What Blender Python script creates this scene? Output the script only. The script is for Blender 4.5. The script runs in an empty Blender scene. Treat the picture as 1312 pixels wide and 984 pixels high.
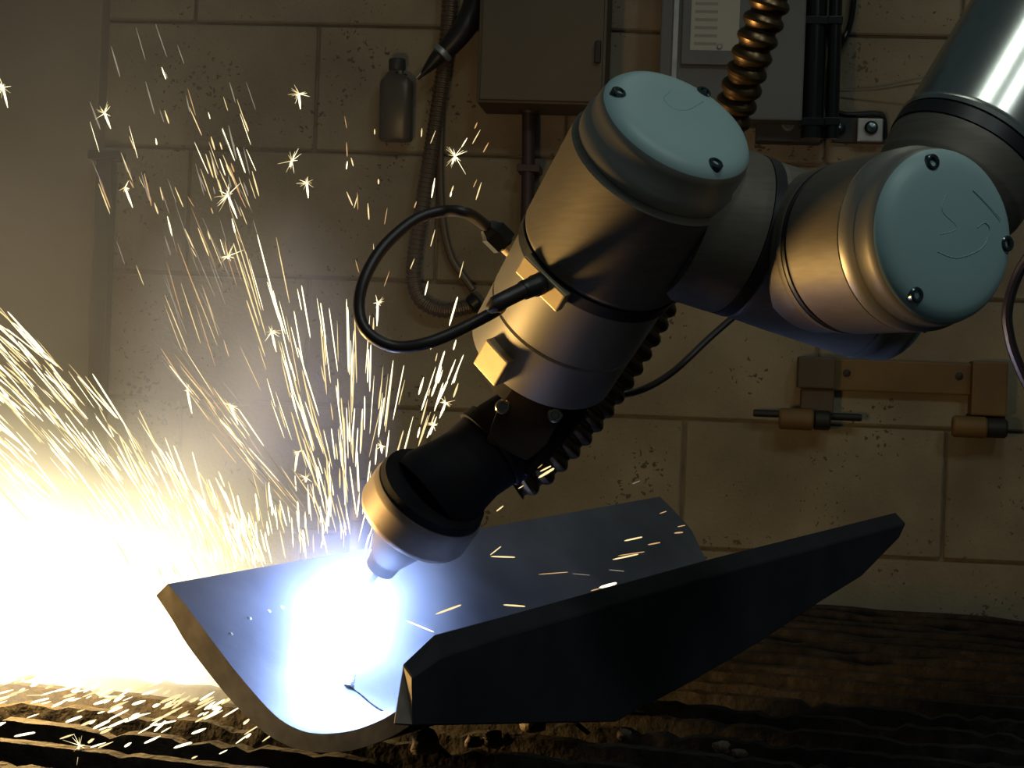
import bpy, bmesh, math, random
from mathutils import Vector, Matrix, noise

# ------------------------------------------------------------------ camera, world, lights, exposure
scene = bpy.context.scene
COL = scene.collection
F_PX = 2500.0
ROLL = 0.038
TABLE_Z = 0.85
CAM = Vector((0, 0, TABLE_Z + 0.212))
RIGHT = Vector((math.cos(ROLL), 0, math.sin(ROLL)))
UP = Vector((-math.sin(ROLL), 0, math.cos(ROLL)))
FWD = Vector((0, 1, 0))

cam_data = bpy.data.cameras.new('camera')
cam_data.sensor_width = 36.0
cam_data.lens = 36.0 * F_PX / 1312.0
cam_data.clip_start = 0.05
cam = bpy.data.objects.new('camera', cam_data)
COL.objects.link(cam)
m = Matrix.Identity(4)
for i in range(3):
    m[i][0] = RIGHT[i]; m[i][1] = UP[i]; m[i][2] = -FWD[i]; m[i][3] = CAM[i]
cam.matrix_world = m
scene.camera = cam

scene.view_settings.view_transform = 'Standard'
scene.view_settings.look = 'None'
scene.view_settings.gamma = 1.0
scene.view_settings.use_curve_mapping = False
scene.view_settings.exposure = 0.0

world = bpy.data.worlds.new('workshop_gloom')
scene.world = world
world.use_nodes = True
bg = world.node_tree.nodes['Background']
bg.inputs[0].default_value = (0.62, 0.92, 1.0, 1)
bg.inputs[1].default_value = 0.030

def area_light(name, loc, target, sx, sy, power, color):
    l = bpy.data.lights.new(name, 'AREA')
    l.shape = 'RECTANGLE'; l.size = sx; l.size_y = sy; l.energy = power; l.color = color
    o = bpy.data.objects.new(name, l); COL.objects.link(o)
    o.location = loc
    o.rotation_euler = (Vector(target) - Vector(loc)).to_track_quat('-Z', 'Y').to_euler()
    return o

def point_light(name, loc, power, color, radius):
    l = bpy.data.lights.new(name, 'POINT')
    l.energy = power; l.color = color; l.shadow_soft_size = radius
    o = bpy.data.objects.new(name, l); COL.objects.link(o); o.location = loc
    return o

area_light('ceiling_tube_light', (0.55, 1.9, 2.9), (0.45, 1.9, 0), 1.2, 0.12, 1.2, (0.92, 1.0, 0.82))
area_light('ceiling_lamp', (0.30, 0.02, 2.9), (0.30, 0.6, 1.0), 0.30, 0.22, 4.3, (0.88, 1.0, 0.93))
area_light('ceiling_lamp', (1.25, -0.55, 2.9), (0.7, 0.6, 1.0), 0.30, 0.22, 5.6, (0.88, 1.0, 0.98))


def P(px, py, d):
    """photo pixel and distance along the view axis -> world point"""
    return CAM + d * ((px - 656) / F_PX * RIGHT + (492 - py) / F_PX * UP + FWD)

def ray(px, py):
    return ((px - 656) / F_PX * RIGHT + (492 - py) / F_PX * UP + FWD)

def on_plane(px, py, p0, n):
    d = ray(px, py)
    return CAM + d * ((p0 - CAM).dot(n) / d.dot(n))

PLUME = P(10, 750, 1.25)
point_light('spark_plume_light', PLUME, 11.5, (1.0, 0.61, 0.20), 0.035)

# ------------------------------------------------------------------ materials
def newmat(name):
    mt = bpy.data.materials.new(name); mt.use_nodes = True
    nt = mt.node_tree
    return mt, nt, nt.nodes['Principled BSDF'], nt.nodes['Material Output']

def mat(name, c, rough=0.5, metal=0.0, c2=None, scale=20.0, bump=0.0, bscale=60.0, lo=0.35, hi=0.65, detail=6, stretch=None, spec=0.5):
    mt, nt, b, out = newmat(name)
    b.inputs['Roughness'].default_value = rough
    b.inputs['Metallic'].default_value = metal
    b.inputs['Specular IOR Level'].default_value = spec
    b.inputs['Base Color'].default_value = (*c, 1)
    tc = nt.nodes.new('ShaderNodeTexCoord')
    src = tc.outputs['Object']
    if stretch:
        mp = nt.nodes.new('ShaderNodeMapping'); mp.inputs['Scale'].default_value = stretch
        nt.links.new(src, mp.inputs[0]); src = mp.outputs[0]
    if c2:
        n = nt.nodes.new('ShaderNodeTexNoise'); n.inputs['Scale'].default_value = scale; n.inputs['Detail'].default_value = detail
        nt.links.new(src, n.inputs['Vector'])
        r = nt.nodes.new('ShaderNodeValToRGB')
        r.color_ramp.elements[0].position = lo; r.color_ramp.elements[0].color = (*c, 1)
        r.color_ramp.elements[1].position = hi; r.color_ramp.elements[1].color = (*c2, 1)
        nt.links.new(n.outputs['Fac'], r.inputs[0]); nt.links.new(r.outputs[0], b.inputs['Base Color'])
    if bump:
        n2 = nt.nodes.new('ShaderNodeTexNoise'); n2.inputs['Scale'].default_value = bscale; n2.inputs['Detail'].default_value = 5
        nt.links.new(src, n2.inputs['Vector'])
        bp = nt.nodes.new('ShaderNodeBump'); bp.inputs['Strength'].default_value = bump; bp.inputs['Distance'].default_value = 0.004
        nt.links.new(n2.outputs['Fac'], bp.inputs['Height']); nt.links.new(bp.outputs[0], b.inputs['Normal'])
    return mt

def emat(name, c, s):
    mt = bpy.data.materials.new(name); mt.use_nodes = True
    nt = mt.node_tree; nt.nodes.clear()
    e = nt.nodes.new('ShaderNodeEmission'); e.inputs[0].default_value = (*c, 1); e.inputs[1].default_value = s
    o = nt.nodes.new('ShaderNodeOutputMaterial'); nt.links.new(e.outputs[0], o.inputs[0])
    return mt

def block_material():
    mt, nt, b, out = newmat('concrete_block')
    b.inputs['Roughness'].default_value = 0.9
    b.inputs['Specular IOR Level'].default_value = 0.15
    tc = nt.nodes.new('ShaderNodeTexCoord')
    geo = nt.nodes.new('ShaderNodeNewGeometry')
    pos = geo.outputs['Position']
    n = nt.nodes.new('ShaderNodeTexNoise'); n.inputs['Scale'].default_value = 5; n.inputs['Detail'].default_value = 8
    nt.links.new(pos, n.inputs['Vector'])
    r = nt.nodes.new('ShaderNodeValToRGB')
    r.color_ramp.elements[0].position = 0.36; r.color_ramp.elements[0].color = (0.235, 0.192, 0.13, 1)
    r.color_ramp.elements[1].position = 0.64; r.color_ramp.elements[1].color = (0.38, 0.318, 0.215, 1)
    nt.links.new(n.outputs['Fac'], r.inputs[0])
    # dark pits, clustered
    v = nt.nodes.new('ShaderNodeTexVoronoi'); v.inputs['Scale'].default_value = 85; v.inputs['Randomness'].default_value = 1
    wn = nt.nodes.new('ShaderNodeTexNoise'); wn.inputs['Scale'].default_value = 120
    nt.links.new(pos, wn.inputs['Vector'])
    wa = nt.nodes.new('ShaderNodeVectorMath'); wa.operation = 'MULTIPLY_ADD'; wa.inputs[1].default_value = (0.02, 0.02, 0.02)
    nt.links.new(wn.outputs['Color'], wa.inputs[0]); nt.links.new(pos, wa.inputs[2])
    nt.links.new(wa.outputs[0], v.inputs['Vector'])
    n3 = nt.nodes.new('ShaderNodeTexNoise'); n3.inputs['Scale'].default_value = 9; n3.inputs['Detail'].default_value = 3
    nt.links.new(pos, n3.inputs['Vector'])
    mr = nt.nodes.new('ShaderNodeMapRange'); mr.inputs[1].default_value = 0.42; mr.inputs[2].default_value = 0.75
    mr.inputs[3].default_value = 0.0; mr.inputs[4].default_value = 0.40
    nt.links.new(n3.outputs['Fac'], mr.inputs[0])
    lt = nt.nodes.new('ShaderNodeMath'); lt.operation = 'LESS_THAN'
    nt.links.new(v.outputs['Distance'], lt.inputs[0]); nt.links.new(mr.outputs[0], lt.inputs[1])
    mx = nt.nodes.new('ShaderNodeMix'); mx.data_type = 'RGBA'
    nt.links.new(lt.outputs[0], mx.inputs[0]); nt.links.new(r.outputs[0], mx.inputs[6]); mx.inputs[7].default_value = (0.13, 0.108, 0.075, 1)
    nt.links.new(mx.outputs[2], b.inputs['Base Color'])
    n2 = nt.nodes.new('ShaderNodeTexNoise'); n2.inputs['Scale'].default_value = 160; n2.inputs['Detail'].default_value = 4
    nt.links.new(pos, n2.inputs['Vector'])
    sub = nt.nodes.new('ShaderNodeMath'); sub.operation = 'SUBTRACT'
    nt.links.new(n2.outputs['Fac'], sub.inputs[0]); nt.links.new(lt.outputs[0], sub.inputs[1])
    bp = nt.nodes.new('ShaderNodeBump'); bp.inputs['Strength'].default_value = 0.5; bp.inputs['Distance'].default_value = 0.003
    nt.links.new(sub.outputs[0], bp.inputs['Height']); nt.links.new(bp.outputs[0], b.inputs['Normal'])
    return mt

M = {}
M['block'] = block_material()
M['mortar'] = mat('mortar', (0.20, 0.165, 0.11), 0.95, c2=(0.30, 0.25, 0.17), scale=30, bump=0.3)
M['plaster'] = mat('smooth_wall_render', (0.27, 0.22, 0.145), 0.9, c2=(0.34, 0.28, 0.18), scale=3, bump=0.1, bscale=40)
M['floor'] = mat('floor_concrete', (0.10, 0.095, 0.085), 0.8, c2=(0.16, 0.15, 0.13), scale=4, bump=0.2)
M['cap'] = mat('teal_cap_plastic', (0.32, 0.47, 0.48), 0.45, c2=(0.37, 0.53, 0.53), scale=9, bump=0.03, bscale=30)
M['robot'] = mat('brushed_grey_aluminium', (0.15, 0.132, 0.105), 0.56, 0.45, c2=(0.175, 0.155, 0.125), scale=60, stretch=(1, 1, 8), bump=0.02, bscale=300)
M['robot_bright'] = mat('bright_aluminium', (0.34, 0.32, 0.285), 0.42, 0.65)
M['tube'] = mat('polished_aluminium_tube', (0.62, 0.63, 0.58), 0.27, 1.0, c2=(0.68, 0.68, 0.63), scale=40, stretch=(6, 6, 1))
M['rubber'] = mat('black_rubber_seal', (0.012, 0.012, 0.014), 0.45)
M['cable'] = mat('black_cable_sheath', (0.030, 0.020, 0.018), 0.42)
M['plug'] = mat('black_plug_plastic', (0.014, 0.013, 0.013), 0.4)
M['torch'] = mat('black_torch_body', (0.010, 0.010, 0.014), 0.75, bump=0.1, bscale=80, spec=0.15)
M['torch_plate'] = mat('dark_brown_bracket', (0.035, 0.027, 0.027), 0.7, 0.0, spec=0.2)
M['bolt'] = mat('dark_bolt_steel', (0.10, 0.13, 0.13), 0.25, 0.9)
M['screw'] = mat('steel_screw', (0.3, 0.27, 0.22), 0.3, 0.9)
M['shroud'] = mat('tan_metal_shroud', (0.30, 0.25, 0.20), 0.45, 0.5, c2=(0.22, 0.18, 0.15), scale=40)
M['nozzle'] = mat('sooty_nozzle', (0.05, 0.045, 0.05), 0.75, 0.2)
M['brass'] = mat('brass_adapter', (0.50, 0.40, 0.24), 0.5, 0.4, c2=(0.42, 0.33, 0.20), scale=60)
M['hose_bronze'] = mat('bronze_black_corrugated_hose', (0.10, 0.062, 0.028), 0.34, 0.8)
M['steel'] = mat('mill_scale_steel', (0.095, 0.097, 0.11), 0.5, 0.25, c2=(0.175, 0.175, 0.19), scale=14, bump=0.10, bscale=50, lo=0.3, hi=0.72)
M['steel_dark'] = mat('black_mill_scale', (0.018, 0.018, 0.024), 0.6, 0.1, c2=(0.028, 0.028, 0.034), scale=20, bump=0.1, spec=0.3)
M['lit_edge'] = mat('cut_steel_lit_edge', (0.44, 0.37, 0.29), 0.6, 0.2, c2=(0.30, 0.25, 0.20), scale=70, bump=0.05, bscale=150)  # cut edges, with the plume's warm light put into a lightened tan
M['bead'] = mat('weld_bead', (0.62, 0.62, 0.64), 0.4, 0.6, bump=0.5, bscale=300)
M['seam'] = mat('dark_seam', (0.03, 0.03, 0.035), 0.8)
M['slat'] = mat('slag_crusted_steel', (0.006, 0.005, 0.0045), 0.95, 0.0, c2=(0.019, 0.015, 0.012), scale=70, bump=0.9, bscale=120, spec=0.25)
M['slag'] = mat('slag_lump', (0.12, 0.085, 0.05), 0.7, 0.1, c2=(0.05, 0.035, 0.025), scale=90, bump=0.8, bscale=200)
M['frame'] = mat('table_frame_steel', (0.02, 0.02, 0.02), 0.7, 0.0)
M['brownbox'] = mat('brown_enclosure_paint', (0.105, 0.082, 0.052), 0.6, c2=(0.125, 0.098, 0.062), scale=6, bump=0.03)
M['greybox'] = mat('grey_panel_paint', (0.12, 0.125, 0.12), 0.5, c2=(0.145, 0.15, 0.145), scale=8)
M['darkgrey'] = mat('dark_grey_paint', (0.035, 0.036, 0.036), 0.5)
M['conduit'] = mat('maroon_conduit', (0.055, 0.030, 0.030), 0.5)
M['blackgloss'] = mat('black_gloss_pipe', (0.010, 0.010, 0.011), 0.18)
M['flex'] = mat('flexible_metal_conduit', (0.17, 0.125, 0.085), 0.45, 0.5)
M['blowgun'] = mat('dark_grip', (0.020, 0.018, 0.018), 0.45)
M['galv'] = mat('galvanised_steel', (0.42, 0.42, 0.40), 0.4, 0.6, c2=(0.32, 0.32, 0.31), scale=40)
M['bottle'] = mat('smoky_plastic', (0.075, 0.062, 0.047), 0.35)
M['rack'] = mat('ochre_rack_paint', (0.22, 0.125, 0.035), 0.6, c2=(0.16, 0.09, 0.03), scale=10, bump=0.1)
M['rack_dark'] = mat('brown_rack_paint', (0.11, 0.075, 0.045), 0.6, c2=(0.08, 0.055, 0.035), scale=14)
M['iron'] = mat('dark_iron', (0.030, 0.028, 0.026), 0.55, 0.3)
M['post'] = mat('dark_post_paint', (0.02, 0.017, 0.014), 0.6)
M['string'] = mat('pale_string', (0.20, 0.16, 0.11), 0.9)
M['rust'] = mat('rusty_stain', (0.09, 0.06, 0.035), 0.9)

def label_material():
    mt, nt, b, out = newmat('printed_paper')
    b.inputs['Roughness'].default_value = 0.8
    tc = nt.nodes.new('ShaderNodeTexCoord')
    sep = nt.nodes.new('ShaderNodeSeparateXYZ'); nt.links.new(tc.outputs['Generated'], sep.inputs[0])
    mul = nt.nodes.new('ShaderNodeMath'); mul.operation = 'MULTIPLY'; mul.inputs[1].default_value = 15.0
    nt.links.new(sep.outputs['Z'], mul.inputs[0])
    fr = nt.nodes.new('ShaderNodeMath'); fr.operation = 'FRACT'; nt.links.new(mul.outputs[0], fr.inputs[0])
    gt = nt.nodes.new('ShaderNodeMath'); gt.operation = 'GREATER_THAN'; gt.inputs[1].default_value = 0.62
    nt.links.new(fr.outputs[0], gt.inputs[0])
    xs = nt.nodes.new('ShaderNodeMath'); xs.operation = 'LESS_THAN'; xs.inputs[1].default_value = 0.55
    nt.links.new(sep.outputs['X'], xs.inputs[0])
    xs2 = nt.nodes.new('ShaderNodeMath'); xs2.operation = 'GREATER_THAN'; xs2.inputs[1].default_value = 0.08
    nt.links.new(sep.outputs['X'], xs2.inputs[0])
    a = nt.nodes.new('ShaderNodeMath'); a.operation = 'MULTIPLY'; nt.links.new(gt.outputs[0], a.inputs[0]); nt.links.new(xs.outputs[0], a.inputs[1])
    a2 = nt.nodes.new('ShaderNodeMath'); a2.operation = 'MULTIPLY'; nt.links.new(a.outputs[0], a2.inputs[0]); nt.links.new(xs2.outputs[0], a2.inputs[1])
    mx = nt.nodes.new('ShaderNodeMix'); mx.data_type = 'RGBA'
    mx.inputs[6].default_value = (0.46, 0.45, 0.38, 1); mx.inputs[7].default_value = (0.30, 0.29, 0.25, 1)
    nt.links.new(a2.outputs[0], mx.inputs[0]); nt.links.new(mx.outputs[2], b.inputs['Base Color'])
    return mt
M['label'] = label_material()

# ------------------------------------------------------------------ mesh builder
class MB:
    def __init__(self):
        self.v = []; self.f = []; self.mi = []
    def add(self, vs, fs, mi=0):
        b = len(self.v)
        self.v += [Vector(x) for x in vs]
        self.f += [tuple(b + i for i in f) for f in fs]
        self.mi += [mi] * len(fs)
        return self
    def lathe(self, o, a, prof, seg=40, mi=0, cap0=True, cap1=True, hold=True):
        a = Vector(a).normalized()
        if seg >= 30 and hold:      # holding loops keep long flanks straight-shaded
            q = [prof[0]]
            for (s0, r0), (s1, r1) in zip(prof, prof[1:]):
                L_ = math.hypot(s1 - s0, r1 - r0)
                if L_ > 0.010:
                    for f_ in (0.0012 / L_, 1 - 0.0012 / L_):
                        q.append((s0 + (s1 - s0) * f_, r0 + (r1 - r0) * f_))
                q.append((s1, r1))
            prof = q
        t = Vector((0, 0, 1)) if abs(a.z) < 0.9 else Vector((1, 0, 0))
        x = a.cross(t).normalized(); y = a.cross(x)
        vs = []; fs = []
        for s, r in prof:
            for k in range(seg):
                an = 2 * math.pi * k / seg
                vs.append(o + a * s + (x * math.cos(an) + y * math.sin(an)) * r)
        n = len(prof)
        for i in range(n - 1):
            for k in range(seg):
                k2 = (k + 1) % seg
                fs.append((i * seg + k, i * seg + k2, (i + 1) * seg + k2, (i + 1) * seg + k))
        if cap0: fs.append(tuple(reversed(range(seg))))
        if cap1: fs.append(tuple((n - 1) * seg + k for k in range(seg)))
        return self.add(vs, fs, mi)
    def box(self, c, ax, ay, az, sx, sy, sz, mi=0):
        vs = [c + ax * (sx / 2 * i) + ay * (sy / 2 * j) + az * (sz / 2 * k) for i in (-1, 1) for j in (-1, 1) for k in (-1, 1)]
        fs = [(0, 1, 3, 2), (4, 6, 7, 5), (0, 4, 5, 1), (2, 3, 7, 6), (0, 2, 6, 4), (1, 5, 7, 3)]
        return self.add(vs, fs, mi)
    def prism(self, A, B, mi=0, side_mi=None):
        n = len(A)
        self.add(list(A) + list(B), [tuple(range(n)), tuple(reversed(range(n, 2 * n)))], mi)
        b = len(self.v) - 2 * n
        for i in range(n):
            j = (i + 1) % n
            self.f.append((b + i, b + n + i, b + n + j, b + j)); self.mi.append(mi if side_mi is None else side_mi)
        return self
    def tube(self, pts, r, seg=10, mi=0, sub=8, closed_ends=True, flat=None):
        path = spline(pts, sub) if sub > 1 else [Vector(p) for p in pts]
        n = len(path); vs = []; fs = []
        up = None
        for i, p in enumerate(path):
            d = (path[min(i + 1, n - 1)] - path[max(i - 1, 0)]).normalized()
            if up is None:
                up = Vector((0, 0, 1)) if abs(d.z) < 0.9 else Vector((1, 0, 0))
            x = d.cross(up).normalized(); up = x.cross(d).normalized()
            rr = r(i / (n - 1)) if callable(r) else r
            for k in range(seg):
                an = 2 * math.pi * k / seg
                vs.append(p + (x * math.cos(an) + up * math.sin(an)) * rr)
        for i in range(n - 1):
            for k in range(seg):
                k2 = (k + 1) % seg
                fs.append((i * seg + k, i * seg + k2, (i + 1) * seg + k2, (i + 1) * seg + k))
        if closed_ends:
            fs.append(tuple(reversed(range(seg)))); fs.append(tuple((n - 1) * seg + k for k in range(seg)))
        return self.add(vs, fs, mi)
    def build(self, name, mats, parent=None, smooth=True, bevel=0.0, bseg=2, angle=35):
        me = bpy.data.meshes.new(name)
        off = world_loc(parent) if parent else Vector((0, 0, 0))
        me.from_pydata([v - off for v in self.v], [], self.f)
        if not isinstance(mats, (list, tuple)): mats = [mats]
        for mt in mats: me.materials.append(mt)
        me.polygons.foreach_set('material_index', self.mi)
        bm = bmesh.new(); bm.from_mesh(me)
        bmesh.ops.recalc_face_normals(bm, faces=bm.faces)
        if bevel:
            es = [e for e in bm.edges if len(e.link_faces) == 2 and e.calc_face_angle() > math.radians(40)]
            bmesh.ops.bevel(bm, geom=es, offset=bevel, segments=bseg, affect='EDGES', profile=0.6, clamp_overlap=True)
        bm.to_mesh(me); bm.free()
        if smooth:
            me.polygons.foreach_set('use_smooth', [True] * len(me.polygons))
            me.set_sharp_from_angle(angle=math.radians(angle))
        o = bpy.data.objects.new(name, me); COL.objects.link(o)
        if parent: o.parent = parent
        return o

WL = {}
def world_loc(o):
    p = Vector((0, 0, 0))
    while o is not None:
        p = p + Vector(o.location); o = o.parent
    return p

def spline(pts, sub):
    pts = [Vector(p) for p in pts]; out = []
    n = len(pts)
    for i in range(n - 1):
        p0 = pts[max(i - 1, 0)]; p1 = pts[i]; p2 = pts[i + 1]; p3 = pts[min(i + 2, n - 1)]
        for k in range(sub):
            t = k / sub
            out.append(0.5 * ((2 * p1) + (p2 - p0) * t + (2 * p0 - 5 * p1 + 4 * p2 - p3) * t * t + (3 * p1 - p0 - 3 * p2 + p3) * t ** 3))
    out.append(pts[-1])
    return out

def tag(o, label=None, cat=None, group=None, kind=None):
    if label: o['label'] = label
    if cat: o['category'] = cat
    if group: o['group'] = group
    if kind: o['kind'] = kind
    return o

def thing(name, loc, label, cat, group=None):
    o = bpy.data.objects.new(name, None); COL.objects.link(o)
    o.location = loc; o.empty_display_size = 0.05
    return tag(o, label, cat, group)

X = Vector((1, 0, 0)); Y = Vector((0, 1, 0)); Z = Vector((0, 0, 1))

# ------------------------------------------------------------------ structure: floor, block wall, pilaster
WK = 0.10
WR = Vector((1, -WK, 0)).normalized()       # along the wall, to the right
WN = Vector((-WK, -1, 0)).normalized()      # out of the wall, to the room
W0 = Vector((0, 3.10, 0))
def WP(px, py, off=0.0):
    return on_plane(px, py, W0 + WN * off, WN)

tag(MB().box(Vector((0.2, 1.4, -0.03)), X, Y, Z, 6.5, 4.4, 0.06).build('floor', M['floor'], smooth=False), kind='structure')

JT = 0.0045
wall = MB().box(W0 + WN * (-0.105) + WR * 0.15 + Z * 1.4, WR, WN, Z, 4.4, 0.19, 2.8).build('wall_back', M['mortar'], smooth=False)
tag(wall, kind='structure')
BH, BL = 0.2032, 0.4064
ref = WP(430, 195); s_ref = WP(405, 110).dot(WR)
rows = range(-5, 4)
bm_block = MB().box(Vector((0, 0, 0)), WR, WN, Z, BL - JT, 0.03, BH - JT)
block_mesh = None
random.seed(4)
base = W0 - WR * W0.dot(WR)
for r in rows:
    zc = ref.z + (r + 0.5) * BH
    shift = 0.0 if r % 2 == 0 else BL / 2
    for c in range(-3, 4):
        sc_ = s_ref + shift + (c + 0.5) * BL
        if not (-1.05 < sc_ < 1.35): continue
        pos = base + WR * sc_ + WN * (-0.015 + random.uniform(-0.0012, 0.0012)) + Z * zc
        if block_mesh is None:
            o = bm_block.build('concrete_block', M['block'], smooth=False, bevel=0.003, bseg=1)
            block_mesh = o.data
        else:
            o = bpy.data.objects.new('concrete_block', block_mesh); COL.objects.link(o)
        o.location = pos - world_loc(wall); o.parent = wall

# smooth rendered pilaster at the left end of the wall
pl = WP(138, 110).dot(WR)
tag(MB().box(base + WR * (pl - 0.45) + WN * 0.02 + Z * 1.4, WR, WN, Z, 0.9, 0.045, 2.8).build('wall_left', M['plaster'], smooth=False, bevel=0.004), kind='structure')

# ------------------------------------------------------------------ welding table of ragged slats
TK = 0.36
TR = Vector((1, -TK, 0)).normalized(); TN = Vector((TK, 1, 0)).normalized()   # along slats, away
tfar = on_plane(1050, 771, Vector((0, 0, TABLE_Z)), Z)
far_d = tfar.dot(TN)
pitch = 0.058
n_slat = 22
table = thing('welding_table', Vector((tfar.x - 0.3, tfar.y - 0.5, 0)), 'black slatted steel welding table crusted with slag under the channel', 'table')
mid_s = 0.12 - 0.0
LEN = 2.5
rng = random.Random(11)
for i in range(n_slat):
    d = far_d - i * pitch
    o0 = TR * (tfar.dot(TR) - 0.55) + TN * d
    segs = 300 if i > 10 else 90
    mb = MB(); top = []; vs = []
    for k in range(segs + 1):
        s = -LEN / 2 + LEN * k / segs
        nz = noise.noise(Vector((s * 25, i * 7.3, 0))) * 0.5 + noise.noise(Vector((s * 70, i * 3.1, 4))) * 0.5
        h = -0.003 + min(0.0, nz * 0.012 + 0.004 * noise.noise(Vector((s * 160, i * 2.0, 7))))
        th = 0.0055 + 0.007 * abs(noise.noise(Vector((s * 40, i * 5.0, 9))))
        p = o0 + TR * s
        vs += [p + TN * (-0.004) + Z * (TABLE_Z - 0.085), p + TN * (-th) + Z * (TABLE_Z + h - 0.011),
               p + TN * (-th * 0.7) + Z * (TABLE_Z + h), p + TN * (th * 0.7) + Z * (TABLE_Z + h + 0.001 * rng.random()), p + TN * 0.004 + Z * (TABLE_Z - 0.085)]
    fs = []
    for k in range(segs):
        a = k * 5; b = a + 5
        for q in range(4): fs.append((a + q, b + q, b + q + 1, a + q + 1))
        fs.append((a + 4, b + 4, b, a))
    fs += [(0, 1, 2, 3, 4), tuple(segs * 5 + q for q in (4, 3, 2, 1, 0))]
    mb.add(vs, fs)
    mb.build('slat', M['slat'], table, smooth=True, angle=60)
c_mid = TR * (tfar.dot(TR) - 0.55) + TN * (far_d - (n_slat - 1) * pitch / 2)
depth_t = (n_slat - 1) * pitch + 0.06
for sgn in (-1, 1):
    MB().box(c_mid + TR * (sgn * 1.22) + Z * (TABLE_Z - 0.13), TR, TN, Z, 0.05, depth_t, 0.10).build('side_rail', M['frame'], table, smooth=False, bevel=0.003)
    MB().box(c_mid + TN * (sgn * (depth_t / 2)) + Z * (TABLE_Z - 0.14), TR, TN, Z, 2.5, 0.012, 0.10).build('long_rail', M['frame'], table, smooth=False, bevel=0.003)
    for s2 in (-1, 1):
        MB().box(c_mid + TR * (sgn * 1.2) + TN * (s2 * (depth_t / 2 - 0.06)) + Z * ((TABLE_Z - 0.15) / 2), TR, TN, Z, 0.06, 0.06, TABLE_Z - 0.15).build('leg', M['frame'], table, smooth=False, bevel=0.004)

# ------------------------------------------------------------------ steel channel being welded
A3 = P(215, 748, 1.15)
E = Vector((0.70, 1.0, 0.080)).normalized()
U = Vector((0.819, -0.573, 0)); U = (U - E * U.dot(E)).normalized()
Wv = U.cross(E).normalized()
def uw(px, py):
    p = on_plane(px, py, A3, E) - A3
    return (p.dot(U), p.dot(Wv))
def CH(t, u, w): return A3 + E * t + U * u + Wv * w
inner = [uw(*q) for q in [(215, 748), (235, 772), (255, 798), (295, 851), (330, 893), (358, 921), (386, 936), (410, 940), (433, 939), (455, 935), (473, 929), (493, 920), (511, 909)]]
outer = [uw(*q) for q in [(200, 763), (220, 793), (240, 826), (275, 872), (305, 907), (338, 938), (370, 956), (392, 962), (412, 964), (436, 963), (457, 960), (497, 946), (523, 931)]]
def smooth2(pp):
    return [(v.x, v.y) for v in spline([Vector((a, b, 0)) for a, b in pp], 4)]
inner_s = smooth2(inner); outer_s = smooth2(outer)
# length of the far wall
tB = 0.0
best = 1e9
for k in range(300):
    t = 0.3 + k * 0.002
    q = CH(t, 0, 0) - CAM
    px = 656 + F_PX * q.dot(RIGHT) / q.dot(FWD)
    if abs(px - 845) < best: best = abs(px - 845); tB = t
root = CH(tB / 2, 0.12, -0.08)
channel = thing('steel_channel', Vector((root.x, root.y, TABLE_Z)), 'heavy bent steel channel lying on the slatted table with a blue-lit inner face', 'steel part')
prof = inner_s + list(reversed(outer_s))
NT = 26
mb = MB()
n = len(prof); ni = len(inner_s)
vs = []
for i in range(NT + 1):
    for (u, w) in prof: vs.append(CH((tB - max(0.0, u - 0.03) * 0.75) * i / NT, u, w))
fs = []; mi = []
for i in range(NT):
    for k in range(n):
        k2 = (k + 1) % n
        fs.append((i * n + k, i * n + k2, (i + 1) * n + k2, (i + 1) * n + k))
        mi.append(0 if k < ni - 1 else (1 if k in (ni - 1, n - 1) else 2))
mb.add(vs, fs); mb.mi = mi
for i in (0, NT):   # end faces as quads
    for k in range(ni - 1):
        mb.f.append((i * n + k, i * n + k + 1, i * n + (n - 2 - k), i * n + (n - 1 - k))); mb.mi.append(1)
mb.build('curved_plate', [M['steel'], M['lit_edge'], M['steel_dark']], channel, angle=40)

UN = 0.183; PT = 0.011
def tw(px, py, u):
    p0 = A3 + U * u
    p = on_plane(px, py, p0, U) - A3
    return (p.dot(E), p.dot(Wv))
front = [tw(*q, UN + PT) for q in [(530, 930), (528, 868), (566, 842), (640, 817), (914, 738), (1161, 671), (1152, 690), (1105, 738), (1050, 772), (975, 822), (890, 872), (790, 925)]]
# the lower edge rests on the slats
front = [(t, max(w, (TABLE_Z + 0.0005 - CH(t, UN + PT, 0).z) / Wv.z)) for t, w in front]
back_t = [tw(*q, UN) for q in [(516, 850), (556, 812), (640, 790), (914, 714), (1147, 656)]]
back = [(front[0][0] - 0.004, front[0][1]), back_t[0], back_t[1], back_t[2], back_t[3], back_t[4]] + [(a - 0.0, b) for a, b in front[6:]]
FA = [CH(t, UN + PT, w) for t, w in front]; FB = [CH(t, UN, w) for t, w in back]
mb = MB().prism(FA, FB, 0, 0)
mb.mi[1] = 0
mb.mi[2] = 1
mb.build('side_plate', [M['steel_dark'], M['lit_edge']], channel, smooth=False, bevel=0.0008, bseg=1)

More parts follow.
